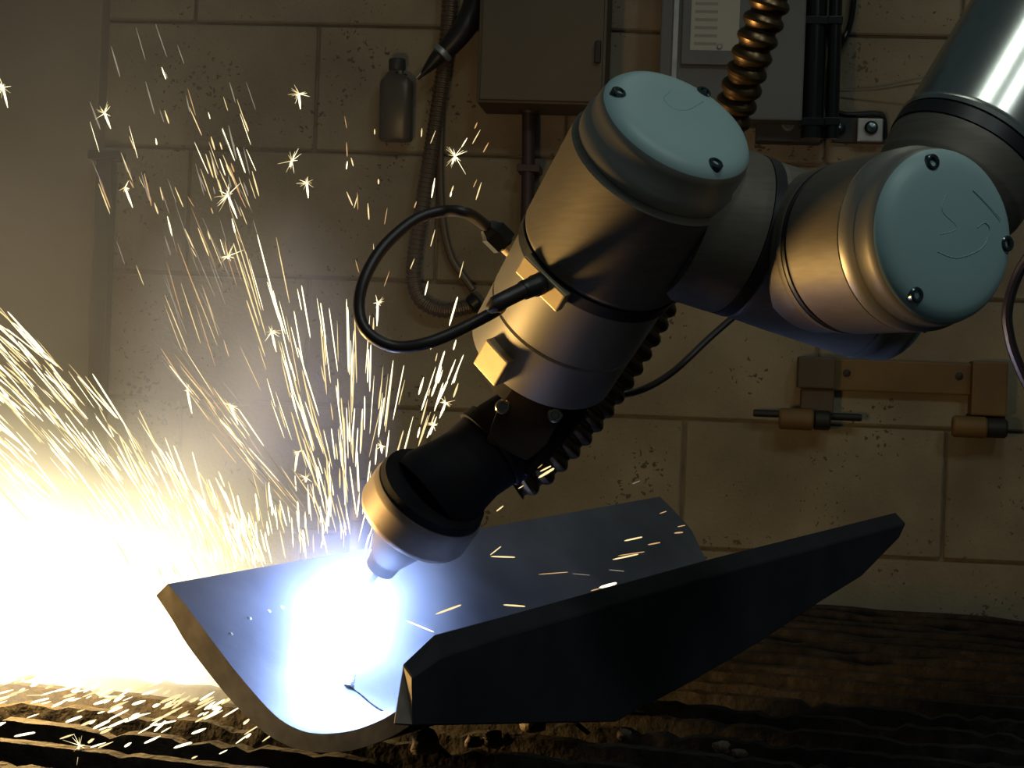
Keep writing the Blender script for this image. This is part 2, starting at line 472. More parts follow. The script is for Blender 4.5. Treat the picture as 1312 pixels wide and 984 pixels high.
def hit_inner(px, py):
    d = ray(px, py); o = CAM - A3
    o2 = (o.dot(U), o.dot(Wv)); d2 = (d.dot(U), d.dot(Wv))
    best = None
    for k in range(len(inner_s) - 1):
        a = inner_s[k]; b = inner_s[k + 1]
        ex, ey = b[0] - a[0], b[1] - a[1]
        den = d2[0] * ey - d2[1] * ex
        if abs(den) < 1e-9: continue
        s = ((a[0] - o2[0]) * ey - (a[1] - o2[1]) * ex) / den
        q = ((a[0] - o2[0]) * d2[1] - (a[1] - o2[1]) * d2[0]) / den
        if -0.02 <= q <= 1.02 and s > 0:
            t = o.dot(E) + s * d.dot(E)
            if best is None or s > best[0]:
                nrm = Vector((0, 0, 0)) + U * ey - Wv * ex
                if nrm.dot(d) > 0: nrm = -nrm
                best = (s, CAM + d * s, nrm.normalized(), t)
    return best
h = hit_inner(455, 775)
ARC_S = h[1]; ARC_N = h[2]
_sx, _sy = 455.0, 775.0
for _k in range(8):      # the arc column stands 20 mm off the plate
    h = hit_inner(_sx, _sy)
    ARC_S, ARC_N = h[1], h[2]
    ARC = ARC_S + ARC_N * 0.020
    _q = ARC - CAM
    _sx += 455 - (656 + F_PX * _q.dot(RIGHT) / _q.dot(FWD)); _sy += 775 - (492 - F_PX * _q.dot(UP) / _q.dot(FWD))
bead_pts = [hit_inner(*q)[1] - hit_inner(*q)[2] * 0.0034 for q in [(453, 800), (452, 825), (451, 850), (449, 868), (447, 880)]]
rb = random.Random(3)
MB().tube(bead_pts, lambda f: 0.0048 + 0.0003 * math.sin(f * 90), 10, sub=10).build('weld_bead', M['bead'], channel)
seam_pts = [hit_inner(*q)[1] for q in [(448, 880), (462, 890), (476, 902), (490, 911)]]
MB().tube(seam_pts, lambda f: 0.0005 + 0.0003 * rb.random(), 6, sub=8).build('seam', M['seam'], channel)
for q in [(430, 838), (436, 846), (424, 850), (440, 856), (428, 860), (296, 812), (345, 783), (362, 778), (320, 792), (400, 742), (408, 752)]:
    hh = hit_inner(*q)
    if hh:
        MB().lathe(hh[1] - hh[2] * 0.001, hh[2], [(0, 0.0018), (0.0011, 0.0014), (0.0015, 0.0005)], 8).build('spatter_bead', M['bead'], channel)

# a scrap block props the far end of the channel
prop_c = CH(tB * 0.50, 0.120, 0)
bot = min(w for u, w in outer_s)
prop_top = CH(tB * 0.50 - 0.02, 0.120, bot).z - 0.001
prop = MB().prism([Vector((prop_c.x, prop_c.y, 0)) + TR * a + TN * b + Z * (TABLE_Z - 0.002) for a, b in ((-.03, -.02), (.03, -.02), (.03, .02), (-.03, .02))],
                  [Vector((prop_c.x, prop_c.y, 0)) + TR * a + TN * b + Z * (prop_top) for a, b in ((-.027, -.018), (.027, -.018), (.027, .018), (-.027, .018))]).build('scrap_block', M['iron'], smooth=False, bevel=0.003)
tag(prop, 'dark scrap steel block propping the far end of the channel', 'block')

# ------------------------------------------------------------------ robot arm
def cv(r, u, c):     # camera-space direction (right, up, towards the camera)
    return (RIGHT * r + UP * u - FWD * c).normalized()
a1 = cv(0.395, 0.68, 0.61)
a2 = cv(0.816, -0.265, -0.51)
a3 = cv(0.47, 0.02, 0.88)
a4 = cv(0.508, 0.80, -0.317)
C1 = P(874, 149, 1.05)
T0 = C1 - a1 * 0.185
X1 = C1 - a1 * 0.060
C2 = P(1218, 301, 1.0)
X2 = C2 - a3 * 0.130
a2 = (X2 - X1).normalized()
a4 = (a4 - a3 * a4.dot(a3)).normalized()
X3 = X2 + a3 * 0.076 - a3.cross(a4).normalized() * 0.018
robot = thing('robot_arm', Vector((X1.x, X1.y, X1.z)), 'grey aluminium jointed robot arm with teal round caps holding the welding torch', 'robot arm')

def cap(center, axis, r, ang0, angs, name='joint_cap'):
    prof = [(-0.030, r + 0.0022), (-0.022, r + 0.0022), (-0.020, r + 0.0004), (-0.0105, r - 0.0004), (-0.006, r - 0.0016), (-0.0025, r - 0.0045), (-0.0008, r - 0.0085), (0.0, r - 0.013), (0.0006, r * 0.5), (0.0008, 0.001)]
    mb = MB().lathe(center, axis, prof, 64, hold=False)
    # rim sleeve is bare metal, face is teal
    nseg = 64
    for i in range(len(prof) - 1):
        for k in range(nseg):
            mb.mi[i * nseg + k] = 0 if i >= 4 else 1
    o = mb.build(name, [M['cap'], M['robot_bright']], robot, angle=50)
    t = Z if abs(axis.z) < 0.9 else X
    x = axis.cross(t).normalized(); y = axis.cross(x)
    for an in angs:
        p = center + (x * math.cos(an) + y * math.sin(an)) * (r - 0.0080) - axis * 0.0045
        b = MB().lathe(p, axis, [(0, 0.0042), (0.0046, 0.0042), (0.0052, 0.0036), (0.0052, 0.0024), (0.0030, 0.0021), (0.0030, 0.0004)], 16)
        b.build('cap_bolt', M['bolt'], o)
    # faint embossed line marks
    def mark(pts, r_=0.0003):
        q = [center + x * (a * r) + y * (b * r) + axis * 0.0007 for a, b in pts]
        MB().tube(q, r_, 6, sub=6).build('embossed_mark', M['cap'], o)
    return o, x, y, mark

def ang_for(center, axis, px, py):
    t = Z if abs(axis.z) < 0.9 else X
    x = axis.cross(t).normalized(); y = axis.cross(x)
    d = on_plane(px, py, center, axis) - center
    return math.atan2(d.dot(y), d.dot(x))
def emb(center, axis, r, pix):
    t = Z if abs(axis.z) < 0.9 else X
    x = axis.cross(t).normalized(); y = axis.cross(x)
    out = []
    for px, py in pix:
        d = on_plane(px, py, center, axis) - center
        out.append((d.dot(x) / r, d.dot(y) / r))
    return out

RC = 0.0455
# wrist 3: teal cap, body, seal, flange
c_o, _, _, mk = cap(C1, a1, RC, 0, [ang_for(C1, a1, *q) for q in [(792, 117), (915, 205), (919, 98)]])
mk(emb(C1, a1, RC, [(858, 118), (850, 128), (862, 140), (880, 142), (900, 131)]))
MB().lathe(C1, a1, [(-0.1005, 0.0480), (-0.098, 0.0492), (-0.040, 0.0500), (-0.034, 0.0500), (-0.032, 0.0480), (-0.028, 0.0470)], 72).build('wrist_housing', M['robot'], robot)
MB().lathe(C1, a1, [(-0.1095, 0.0450), (-0.1088, 0.0488), (-0.1012, 0.0492), (-0.1005, 0.0450)], 64).build('seal_ring', M['rubber'], robot)
MB().lathe(C1, a1, [(-0.1510, 0.0440), (-0.1500, 0.0464), (-0.110, 0.0472), (-0.1085, 0.0455)], 72).build('wrist_collar', M['robot_bright'], robot)
MB().lathe(C1, a1, [(-0.1850, 0.0430), (-0.1840, 0.0456), (-0.1525, 0.0462), (-0.1515, 0.0448)], 72).build('tool_flange', M['robot_bright'], robot)
# wrist 2
MB().lathe(X1, a2, [(0.030, 0.047), (0.060, 0.047), (0.064, 0.0465)], 64).build('side_port', M['robot'], robot)
MB().lathe(X1, a2, [(0.064, 0.0440), (0.0645, 0.0468), (0.0715, 0.0468), (0.072, 0.0440)], 64).build('seal_ring', M['rubber'], robot)
MB().lathe(X1, a2, [(0.072, 0.0450), (0.074, 0.0462), (0.100, 0.0468), (0.150, 0.0468), (0.152, 0.0455)], 64).build('wrist_housing', M['robot'], robot)
cc = X1 + a2 * 0.178
cap(cc, a2, 0.0445, 0, [0.6, 2.2, 3.7, 5.3])
# wrist 1
MB().lathe(X2, a3, [(0.020, 0.0455), (0.042, 0.0460), (0.044, 0.0472), (0.0475, 0.0472)], 64).build('side_port', M['robot'], robot)
MB().lathe(X2, a3, [(0.0475, 0.0445), (0.048, 0.0468), (0.0505, 0.0468), (0.051, 0.0445)], 64).build('seal_ring', M['rubber'], robot)
MB().lathe(X2, a3, [(0.051, 0.0460), (0.054, 0.0476), (0.096, 0.0484), (0.0985, 0.0484), (0.0995, 0.0465)], 72).build('wrist_housing', M['robot'], robot)
MB().lathe(X2, a3, [(0.0992, 0.0445), (0.0995, 0.0472), (0.1010, 0.0472), (0.1013, 0.0445)], 64).build('seal_ring', M['rubber'], robot)
c_o2, _, _, mk2 = cap(C2, a3, RC + 0.001, 0, [ang_for(C2, a3, *q) for q in [(1197, 213), (1175, 378), (1311, 315)]])
mk2(emb(C2, a3, RC, [(1212, 250), (1206, 270), (1224, 290), (1218, 297), (1204, 300)]))
mk2(emb(C2, a3, RC, [(1245, 245), (1262, 262), (1280, 282)]), 0.0002)
mk2(emb(C2, a3, RC, [(1250, 292), (1260, 286), (1266, 296), (1255, 318), (1225, 330), (1200, 322)]), 0.0003)
# forearm
MB().lathe(X3, a4, [(0.0, 0.026), (0.030, 0.0350), (0.052, 0.0425), (0.066, 0.0440), (0.070, 0.0440)], 64).build('elbow_neck', M['robot'], robot)
MB().lathe(X3, a4, [(0.070, 0.040), (0.0705, 0.0448), (0.0785, 0.0448), (0.079, 0.040)], 64).build('seal_ring', M['rubber'], robot)
MB().lathe(X3, a4, [(0.079, 0.040), (0.080, 0.0445), (0.0825, 0.0450), (0.085, 0.0435), (0.55, 0.0435), (0.552, 0.040)], 72).build('forearm_tube', M['tube'], robot)

# lugs on the tool flange
def lug(pa, pb, wdir, name, w, d, mt=M['brass']):
    mid = (pa + pb) / 2; ax = (pb - pa).normalized(); nrm = ax.cross(wdir).normalized(); wd = nrm.cross(ax)
    return MB().box(mid, ax, wd, nrm, (pb - pa).length, w, d).build(name, mt, robot, smooth=False, bevel=0.001)

# cylinder-side plate with cable socket, seen edge-lit on the collar
def on_body(px, py, r):
    """front hit of the view ray with the wrist axis cylinder of radius r"""
    d = ray(px, py).normalized(); o = CAM - C1
    dp = d - a1 * d.dot(a1); op = o - a1 * o.dot(a1)
    A_ = dp.dot(dp); B_ = 2 * dp.dot(op); C_ = op.dot(op) - r * r
    disc = B_ * B_ - 4 * A_ * C_
    if disc < 0: s = -B_ / (2 * A_)
    else: s = (-B_ - math.sqrt(disc)) / (2 * A_)
    p = CAM + d * s
    n_ = (p - C1); n_ = (n_ - a1 * n_.dot(a1)).normalized()
    return p, n_
p, n_ = on_body(699, 361, 0.0468)
tang = a1.cross(n_).normalized()
MB().box(p + n_ * 0.002, tang, a1, n_, 0.034, 0.013, 0.006).build('socket_plate', M['brass'], robot, smooth=False, bevel=0.001)
SOCK = p + n_ * 0.004
SOCK_N = n_
MB().lathe(SOCK, n_, [(0, 0.0062), (0.006, 0.0062), (0.007, 0.0055), (0.015, 0.0055), (0.017, 0.0042)], 20).build('socket', M['plug'], robot)
# flange lug blocks
q, nq = on_body(645, 447, 0.0456)
MB().box(q + nq * 0.001 - a1 * 0.010, a1.cross(nq).normalized(), a1, nq, 0.020, 0.020, 0.009).build('flange_lug', M['brass'], robot, smooth=False, bevel=0.001)
q, nq = on_body(722, 486, 0.0440)
MB().box(q - nq * 0.004 - a1 * 0.006, a1.cross(nq).normalized(), a1, nq, 0.014, 0.014, 0.010).build('flange_lug', M['brass'], robot, smooth=False, bevel=0.001)
# small plug on the left flank
q, nq = on_body(652, 318, 0.0468)
MB().lathe(q - nq * 0.002 + FWD * 0.01, (nq + a1 * 0.35).normalized(), [(0, 0.0040), (0.006, 0.0040), (0.0062, 0.0085), (0.016, 0.0085), (0.017, 0.0072), (0.021, 0.0050)], 6).build('cable_plug', M['plug'], robot, angle=30)
PLUG_END = q - nq * 0.002 + FWD * 0.01 + (nq + a1 * 0.35).normalized() * 0.020
MB().lathe(q - nq * 0.003 + FWD * 0.01, (nq + a1 * 0.35).normalized(), [(0, 0.0050), (0.0055, 0.0050)], 16).build('plug_nut', M['brass'], robot)

# the looped cable: a part of the arm, plugged in at both ends
loop = [PLUG_END, P(598, 273, 1.105), P(566, 271, 1.105), P(530, 283, 1.10), P(490, 318, 1.09), P(466, 360, 1.08), P(460, 398, 1.075), P(472, 427, 1.07), P(505, 444, 1.07), P(545, 440, 1.07), P(590, 422, 1.075), P(640, 395, 1.08), SOCK + SOCK_N * 0.026 + (P(640, 395, 1.08) - SOCK).normalized() * 0.012, SOCK + SOCK_N * 0.016]
MB().tube(loop, lambda f: 0.0034 + (0.0014 if f > 0.93 else 0.0), 12, sub=8).build('sensor_cable', M['cable'], robot)

# ------------------------------------------------------------------ welding torch (held by the arm)
RING_C = P(548, 640, ARC.dot(FWD) - 0.045)
a5 = (ARC - RING_C).normalized()
ring_len = (ARC - RING_C).length
torch = thing('welding_torch', RING_C, 'black welding torch with a tan metal shroud ring aimed at the bright arc', 'torch')
PX = 1.19 / F_PX
MB().lathe(RING_C, a5, [(-0.004, 73 * PX), (0.0, 75 * PX), (0.016, 75 * PX), (0.019, 72 * PX), (0.019, 60 * PX), (0.010, 52 * PX)], 56).build('shroud_ring', M['shroud'], torch)
MB().lathe(RING_C, a5, [(-0.010, 60 * PX), (-0.0095, 70 * PX), (-0.0045, 72 * PX), (-0.004, 60 * PX)], 56).build('guard_disc', M['torch'], torch)
ax6 = (P(672, 540, T0.dot(FWD) + 0.012) - RING_C).normalized()
Lb = (P(672, 540, T0.dot(FWD) + 0.012) - RING_C).length
MB().lathe(RING_C, ax6, [(0.0, 60 * PX), (0.008, 62 * PX), (0.014, 59 * PX), (0.024, 54 * PX), (0.034, 51 * PX), (0.046, 53 * PX), (0.060, 52 * PX), (Lb, 48 * PX), (Lb + 0.012, 36 * PX)], 40).build('torch_body', M['torch'], torch)
MB().lathe(RING_C, ax6, [(0.047, 40 * PX), (0.048, 57 * PX), (0.056, 57 * PX), (0.057, 40 * PX)], 40).build('body_clamp', M['torch'], torch)
# nozzle down to the arc
MB().lathe(RING_C, a5, [(0.008, 46 * PX), (0.024, 44 * PX), (0.030, 40 * PX), (0.038, 34 * PX), (ring_len - 0.042, 22 * PX), (ring_len - 0.034, 20 * PX), (ring_len - 0.034, 15 * PX), (ring_len - 0.040, 14 * PX)], 40).build('gas_nozzle', M['nozzle'], torch)
MB().lathe(RING_C, a5, [(ring_len - 0.044, 0.0022), (ring_len - 0.014, 0.0018), (ring_len - 0.014, 0.0008), (ring_len - 0.011, 0.0008)], 12).build('contact_tip', M['nozzle'], torch)
# mounting bracket plate facing the camera
zb = T0.dot(FWD) - 0.020
bp = [(668, 484), (690, 480), (712, 494), (722, 512), (716, 540), (700, 570), (676, 590), (648, 578), (622, 566), (636, 528), (654, 500)]
MB().prism([P(a, b, zb + CAM.y) for a, b in bp], [P(a, b, zb + 0.012) for a, b in bp]).build('bracket_plate', M['torch_plate'], torch, smooth=False, bevel=0.0015)
bk = [(676, 470), (738, 492), (756, 512), (748, 536), (706, 586), (676, 612), (650, 590), (640, 540)]
MB().prism([P(a, b, zb + 0.014) for a, b in bk], [P(a, b, zb + 0.044) for a, b in bk]).build('bracket_body', M['torch'], torch, smooth=False, bevel=0.003)
for a, b in [(669, 489), (644, 521), (711, 532)]:
    MB().lathe(P(a, b, zb + 0.001), -FWD, [(0, 0.0046), (0.004, 0.0046), (0.005, 0.0038), (0.005, 0.0026), (0.002, 0.0022), (0.002, 0.0002)], 14).build('bracket_bolt', M['screw'], torch)
MB().lathe(T0 - a1 * 0.010, a1, [(-0.012, 0.028), (-0.010, 0.032), (0.0105, 0.032)], 40).build('mounting_hub', M['torch'], torch)

# corrugated hose from above, behind the wrist, to the torch
hz = 1.20
hp = [P(1018, -110, 1.16), P(1000, -40, 1.165), P(984, 10, 1.17), P(962, 75, 1.18), P(938, 150, 1.20), P(902, 250, 1.225), P(862, 350, 1.225), P(815, 440, 1.215), P(762, 520, 1.205), P(700, 590, 1.20), P(655, 622, 1.20)]
path = spline(hp, 10)
Ltot = sum((path[i + 1] - path[i]).length for i in range(len(path) - 1))
nrib = int(Ltot / 0.0105)
fine = []
acc = 0.0; step = Ltot / (nrib * 6)
i = 0; cur = path[0]; need = 0.0; fine = [path[0]]; rem = step
while i < len(path) - 1:
    seg = (path[i + 1] - cur); L = seg.length
    if L < rem:
        rem -= L; i += 1; cur = path[i]
    else:
        cur = cur + seg.normalized() * rem; fine.append(cur); rem = step
NF = len(fine)
def rib_r(f):
    ph = (f * (NF - 1)) % 6
    return (0.0128, 0.0128, 0.0118, 0.0098, 0.0098, 0.0118)[int(ph)]
hose = MB().tube(fine, rib_r, 20, sub=1).build('corrugated_hose', M['hose_bronze'], angle=25)
tag(hose, 'bronze-black corrugated hose running down behind the wrist to the torch', 'hose')

# thin loose cable right of the flange
cab = MB().tube([P(738, 494, 1.20), P(775, 505, 1.215), P(815, 502, 1.225), P(860, 478, 1.235), P(910, 432, 1.25), P(950, 398, 1.26), P(985, 372, 1.27), P(1010, 350, 1.275)], 0.0022, 10, sub=8).build('thin_cable', M['cable'])
tag(cab, 'thin black cable sagging from the torch bracket to under the wrist joint', 'cable')
cab = MB().tube([X3 + a4 * 0.25 + RIGHT * 0.020 + FWD * 0.042, X3 + a4 * 0.22 + RIGHT * 0.050 + FWD * 0.06, P(1375, 180, 1.22), P(1340, 290, 1.26), P(1305, 350, 1.28), P(1291, 395, 1.28), P(1293, 430, 1.28), P(1305, 468, 1.28), P(1335, 530, 1.28), P(1390, 640, 1.28), P(1430, 780, 1.28), P(1450, 900, 1.28)], 0.0036, 10, sub=8).build('thick_cable', M['cable'])
tag(cab, 'black cable hanging down beside the large teal wrist cap', 'cable')

# arc
arc = MB().lathe(ARC - a5 * 0.010, a5, [(0.0, 0.002), (0.003, 0.0075), (0.008, 0.0105), (0.013, 0.0105), (0.018, 0.007), (0.020, 0.002)], 16)
arc_o = arc.build('welding_arc', emat('arc_plasma', (0.34, 0.50, 1.0), 640.0))
tag(arc_o, 'blinding blue-white welding arc burning inside the steel channel', 'arc')

# ------------------------------------------------------------------ things on the wall
def wbox(x0, y0, x1, y1, off0, off1, name, mt, parent=None, bevel=0.003, ytop=None):
    """box standing on the wall; front face spans the pixels x0..x1, y0..y1 at distance off1"""
    a = WP(x0, y1, off1); b = WP(x1, y1, off1); c = WP(x0, y0, off1)
    wdt = (b - a).dot(WR); hgt = (c - a).z
    mid = a + WR * (wdt / 2) + Z * (hgt / 2) - WN * ((off1 - off0) / 2)
    return MB().box(mid, WR, WN, Z, wdt, off1 - off0, hgt).build(name, mt, parent, smooth=False, bevel=bevel)
def wroot(px, py, name, label, cat, group=None):
    return thing(name, WP(px, py, 0.0), label, cat, group)

# brown enclosure with conduit
r = wroot(690, 131, 'electrical_enclosure', 'plain brown electrical enclosure box fixed to the block wall', 'box')
wbox(610, -260, 774, 131, 0.003, 0.13, 'body', M['brownbox'], r)
wbox(614, -256, 770, 127, 0.13, 0.136, 'door', M['brownbox'], r, 0.002)
wbox(761, 52, 769, 80, 0.136, 0.146, 'latch', M['iron'], r, 0.002)
r = wroot(676, 200, 'wall_conduit', 'maroon conduit pipe dropping from the brown enclosure', 'pipe')
p0 = WP(676, 138, 0.045)
MB().tube([WP(677, 134, 0.045), WP(677, 200, 0.045), WP(675, 300, 0.045), WP(673, 420, 0.045), WP(670, 560, 0.045)], 0.0105, 14, sub=4).build('pipe', M['conduit'], r)
MB().lathe(WP(677, 146, 0.045), Z, [(0, 0.015), (0.006, 0.0165), (0.016, 0.0165), (0.0165, 0.014)], 18).build('fitting', M['conduit'], r)
wbox(646, 131, 690, 138, 0.004, 0.06, 'gland_plate', M['darkgrey'], r, 0.001)
for yy in (210, 470):
    wbox(662, yy, 691, yy + 9, 0.0, 0.058, 'pipe_strap', M['conduit'], r, 0.001)

# grey panel
r = wroot(930, 150, 'electrical_cabinet', 'grey electrical cabinet with a printed paper label behind the robot cap', 'cabinet')
wbox(842, -260, 1028, 150, 0.003, 0.10, 'body', M['greybox'], r)
wbox(872, -255, 985, 82, 0.10, 0.112, 'door', M['greybox'], r, 0.002)
wbox(859, -255, 866, 120, 0.10, 0.106, 'door_hinge', M['galv'], r, 0.001)
wbox(884, -90, 946, 64, 0.112, 0.1128, 'paper_label', M['label'], r, 0)
MB().lathe(WP(922, 60, 0.113), WN, [(0, 0.0042), (0.003, 0.0042), (0.004, 0.003)], 12).build('door_screw', M['galv'], r)
wbox(968, 150, 1052, 180, 0.003, 0.05, 'lower_flange', M['darkgrey'], r, 0.002)
MB().lathe(WP(1010, 160, 0.05), WN, [(0, 0.0105), (0.003, 0.0105), (0.004, 0.009), (0.004, 0.005), (0.001, 0.0045), (0.001, 0.0005)], 20).build('grommet', M['greybox'], r)

# black glossy pipes
for k, (x0, x1, rr, lab) in enumerate([(1046, 1040, 0.017, 'thick black glossy pipe on the wall right of the grey cabinet'), (1071, 1066, 0.010, 'slim black pipe between the thick pipe and the steel bracket')]):
    r = wroot(x1, 150, 'black_pipe', lab, 'pipe')
    MB().tube([WP(x0 + 6, -180, 0.075), WP(x0, 0, 0.075), WP((x0 + x1) / 2, 90, 0.075), WP(x1, 178, 0.075)], rr, 18, sub=5).build('pipe', M['blackgloss'], r)
    for yy in (20, 150):
        xx = x0 + (x1 - x0) * yy / 178
        w = rr / (WP(xx, yy, 0.075) - CAM).length * F_PX
        wbox(int(xx - w - 2), yy, int(xx + w + 2), yy + 10, 0.0, 0.075 + rr + 0.002, 'pipe_clip', M['blackgloss'], r, 0.001)
cab = MB().tube([WP(1100, -120, 0.02), WP(1094, 0, 0.02), WP(1086, 40, 0.02), WP(1070, 75, 0.02), WP(1064, 110, 0.015), WP(1067, 138, 0.012), WP(1085, 147, 0.010), WP(1122, 146, 0.010), WP(1132, 152, 0.010), WP(1134, 178, 0.010)], 0.0045, 10, sub=8).build('wall_cable', M['blackgloss'])
tag(cab, 'black cable curling down the wall around the small steel bracket', 'cable')
r = wroot(1100, 183, 'wall_bracket', 'small pale steel bracket with one round bolt on the wall', 'bracket')
wbox(1066, 150, 1134, 182, 0.0, 0.012, 'base_plate', M['iron'], r, 0.001)
wbox(1098, 151, 1131, 181, 0.012, 0.030, 'square_plate', M['galv'], r, 0.002)
MB().lathe(WP(1116, 164, 0.030), WN, [(0, 0.0105), (0.005, 0.0105), (0.009, 0.007), (0.010, 0.001)], 18).build('bolt', M['bolt'], r)
MB().lathe(WP(1075, 165, 0.012), WN, [(0, 0.010), (0.006, 0.010), (0.010, 0.006), (0.011, 0.001)], 18).build('bolt', M['bolt'], r)
st = MB().tube([WP(1062, 117, 0.012), WP(1120, 115, 0.03), WP(1160, 109, 0.05), WP(1230, 100, 0.08), WP(1330, 90, 0.10)], 0.0016, 6, sub=6).build('string', M['string'])
tag(st, 'thin pale string stretched across the wall above the steel bracket', 'string')

# air blow gun and hoses left of the enclosure
r = thing('blow_gun', WP(566, 70, 0.05), 'dark air blow gun with a pointed tip hanging on the wall beside the enclosure', 'blow gun')
MB().tube([WP(606, -90, 0.03), WP(611, -30, 0.045), WP(608, 4, 0.06), WP(596, 34, 0.07), WP(580, 55, 0.07), WP(568, 68, 0.07)], lambda f: 0.0125 + 0.006 * math.sin(f * 3.0), 16, sub=6).build('grip', M['blowgun'], r)
ga = (WP(552, 82, 0.07) - WP(570, 62, 0.07)).normalized()
MB().lathe(WP(570, 64, 0.07), ga, [(0, 0.0150), (0.003, 0.0170), (0.009, 0.0170), (0.011, 0.0130)], 20).build('collar', M['galv'], r)
MB().lathe(WP(563, 71, 0.07), ga, [(0, 0.0125), (0.014, 0.0105), (0.030, 0.0065), (0.042, 0.0030), (0.050, 0.0022)], 18).build('nozzle', M['blowgun'], r)
MB().lathe(WP(540, 93, 0.07), ga, [(0, 0.0032), (0.012, 0.0020), (0.013, 0.001)], 12).build('tip', M['galv'], r)

def ribbed(pts, r0, r1, pitch):
    path = spline(pts, 12)
    L = sum((path[i + 1] - path[i]).length for i in range(len(path) - 1))
    n = int(L / pitch) * 4
    fine = [path[0]]; stp = L / n; rem = stp; i = 0; cur = path[0]
    while i < len(path) - 1:
        sg = path[i + 1] - cur
        if sg.length < rem: rem -= sg.length; i += 1; cur = path[i]
        else: cur = cur + sg.normalized() * rem; fine.append(cur); rem = stp
    nf = len(fine)
    return MB().tube(fine, lambda f: (r0, r0, r1, r1)[int(round(f * (nf - 1))) % 4], 12, sub=1)
r = thing('flexible_conduit', WP(545, 300, 0.02), 'ribbed flexible metal conduit hanging down the wall and hooking right', 'conduit')
ribbed([WP(584, -140, 0.03), WP(577, 0, 0.03), WP(568, 90, 0.03), WP(553, 190, 0.03), WP(540, 270, 0.03), WP(531, 330, 0.03), WP(531, 365, 0.03), WP(543, 388, 0.03), WP(570, 398, 0.03), WP(606, 392, 0.03)], 0.0125, 0.0108, 0.0075).build('hose', M['flex'], r, angle=25)
MB().lathe(WP(603, 393, 0.03), (WP(614, 384, 0.03) - WP(603, 393, 0.03)).normalized(), [(0, 0.013), (0.004, 0.016), (0.016, 0.016), (0.018, 0.011)], 16).build('end_fitting', M['plug'], r)
cab = MB().tube([WP(585, -120, 0.012), WP(574, 40, 0.012), WP(566, 150, 0.012), WP(564, 230, 0.012), WP(568, 290, 0.012), WP(578, 330, 0.012), WP(592, 352, 0.012), WP(606, 372, 0.014)], 0.0058, 10, sub=8).build('brown_cable', M['flex'])
tag(cab, 'slim brown cable on the wall beside the ribbed conduit', 'cable')

# flat bottle hung on the wall
r = thing('plastic_bottle', WP(507, 181, 0.01), 'dark smoky flat plastic bottle hung on the block wall', 'bottle')
def bottle(o):
    bot = WP(507, 181, 0.032); top = WP(509, 80, 0.032)
    H = (top - bot).length; ax = (top - bot).normalized()
    prof = [(0.0, 0.88), (0.03, 1.0), (0.70, 1.0), (0.76, 0.94), (0.80, 0.78), (0.835, 0.46), (0.85, 0.42), (0.93, 0.42), (0.935, 0.36)]
    hw = 0.0265; hd = 0.019
    mb = MB(); vs = []; fs = []; seg = 28
    for s, q in prof:
        for k in range(seg):
            an = 2 * math.pi * k / seg
            cx = math.copysign(abs(math.cos(an)) ** 0.55, math.cos(an)); cy = math.copysign(abs(math.sin(an)) ** 0.55, math.sin(an))
            vs.append(bot + ax * (s * H) + WR * (cx * hw * q) + WN * (cy * hd * q))
    for i in range(len(prof) - 1):
        for k in range(seg):
            k2 = (k + 1) % seg; fs.append((i * seg + k, i * seg + k2, (i + 1) * seg + k2, (i + 1) * seg + k))
    fs += [tuple(reversed(range(seg))), tuple((len(prof) - 1) * seg + k for k in range(seg))]
    mb.add(vs, fs).build('bottle_body', M['bottle'], o, angle=45)
    MB().lathe(bot + ax * (0.90 * H), ax, [(0, 0.0125), (0.002, 0.0135), (0.016, 0.0135), (0.018, 0.012)], 20).build('screw_cap', M['darkgrey'], o)
    MB().tube([bot + ax * (0.86 * H) + WN * 0.012, bot + ax * (0.87 * H) - WN * 0.02 + WR * 0.012, bot + ax * (0.90 * H) - WN * 0.032], 0.0015, 6, sub=5).build('hanger_wire', M['iron'], o)
bottle(r)

# ochre rack with pegs
r = thing('wall_rack', WP(1150, 500, 0.0), 'ochre steel rack bar with two end pegs on the lower wall', 'rack')
wbox(1066, 459, 1246, 500, 0.0, 0.022, 'cross_bar', M['rack'], r)
wbox(1022, 456, 1070, 497, 0.0, 0.055, 'end_block', M['rack_dark'], r)
wbox(1244, 462, 1290, 532, 0.0, 0.045, 'end_block', M['rack'], r)
wbox(1026, 497, 1068, 530, 0.0, 0.045, 'hanger_arm', M['rack_dark'], r)
wbox(1240, 530, 1288, 546, 0.0, 0.03, 'hanger_arm', M['iron'], r)
def peg(xa, xb, y, off, rad, name, mt):
    a = WP(xa, y, off); b = WP(xb, y + (xb - xa) * 0.045, off)
    L = (b - a).length
    MB().lathe(a, (b - a).normalized(), [(0, rad * 0.85), (0.003, rad), (L - 0.003, rad), (L, rad * 0.85)], 24).build(name, mt, r)
peg(998, 1042, 536, 0.06, 0.0165, 'peg', M['rack'])
peg(1042, 1064, 538, 0.05, 0.0150, 'peg_collar', M['iron'])
peg(1220, 1264, 546, 0.055, 0.0165, 'peg', M['rack'])
peg(1262, 1290, 548, 0.05, 0.0150, 'peg_collar', M['iron'])
peg(965, 1104, 529, 0.035, 0.0058, 'cross_rod', M['iron'])
MB().lathe(WP(1229, 482, 0.022), WN, [(0, 0.006), (0.002, 0.006), (0.003, 0.004)], 12).build('bar_bolt', M['iron'], r)
MB().lathe(WP(1085, 478, 0.022), WN, [(0, 0.006), (0.002, 0.006), (0.003, 0.004)], 12).build('bar_bolt', M['iron'], r)

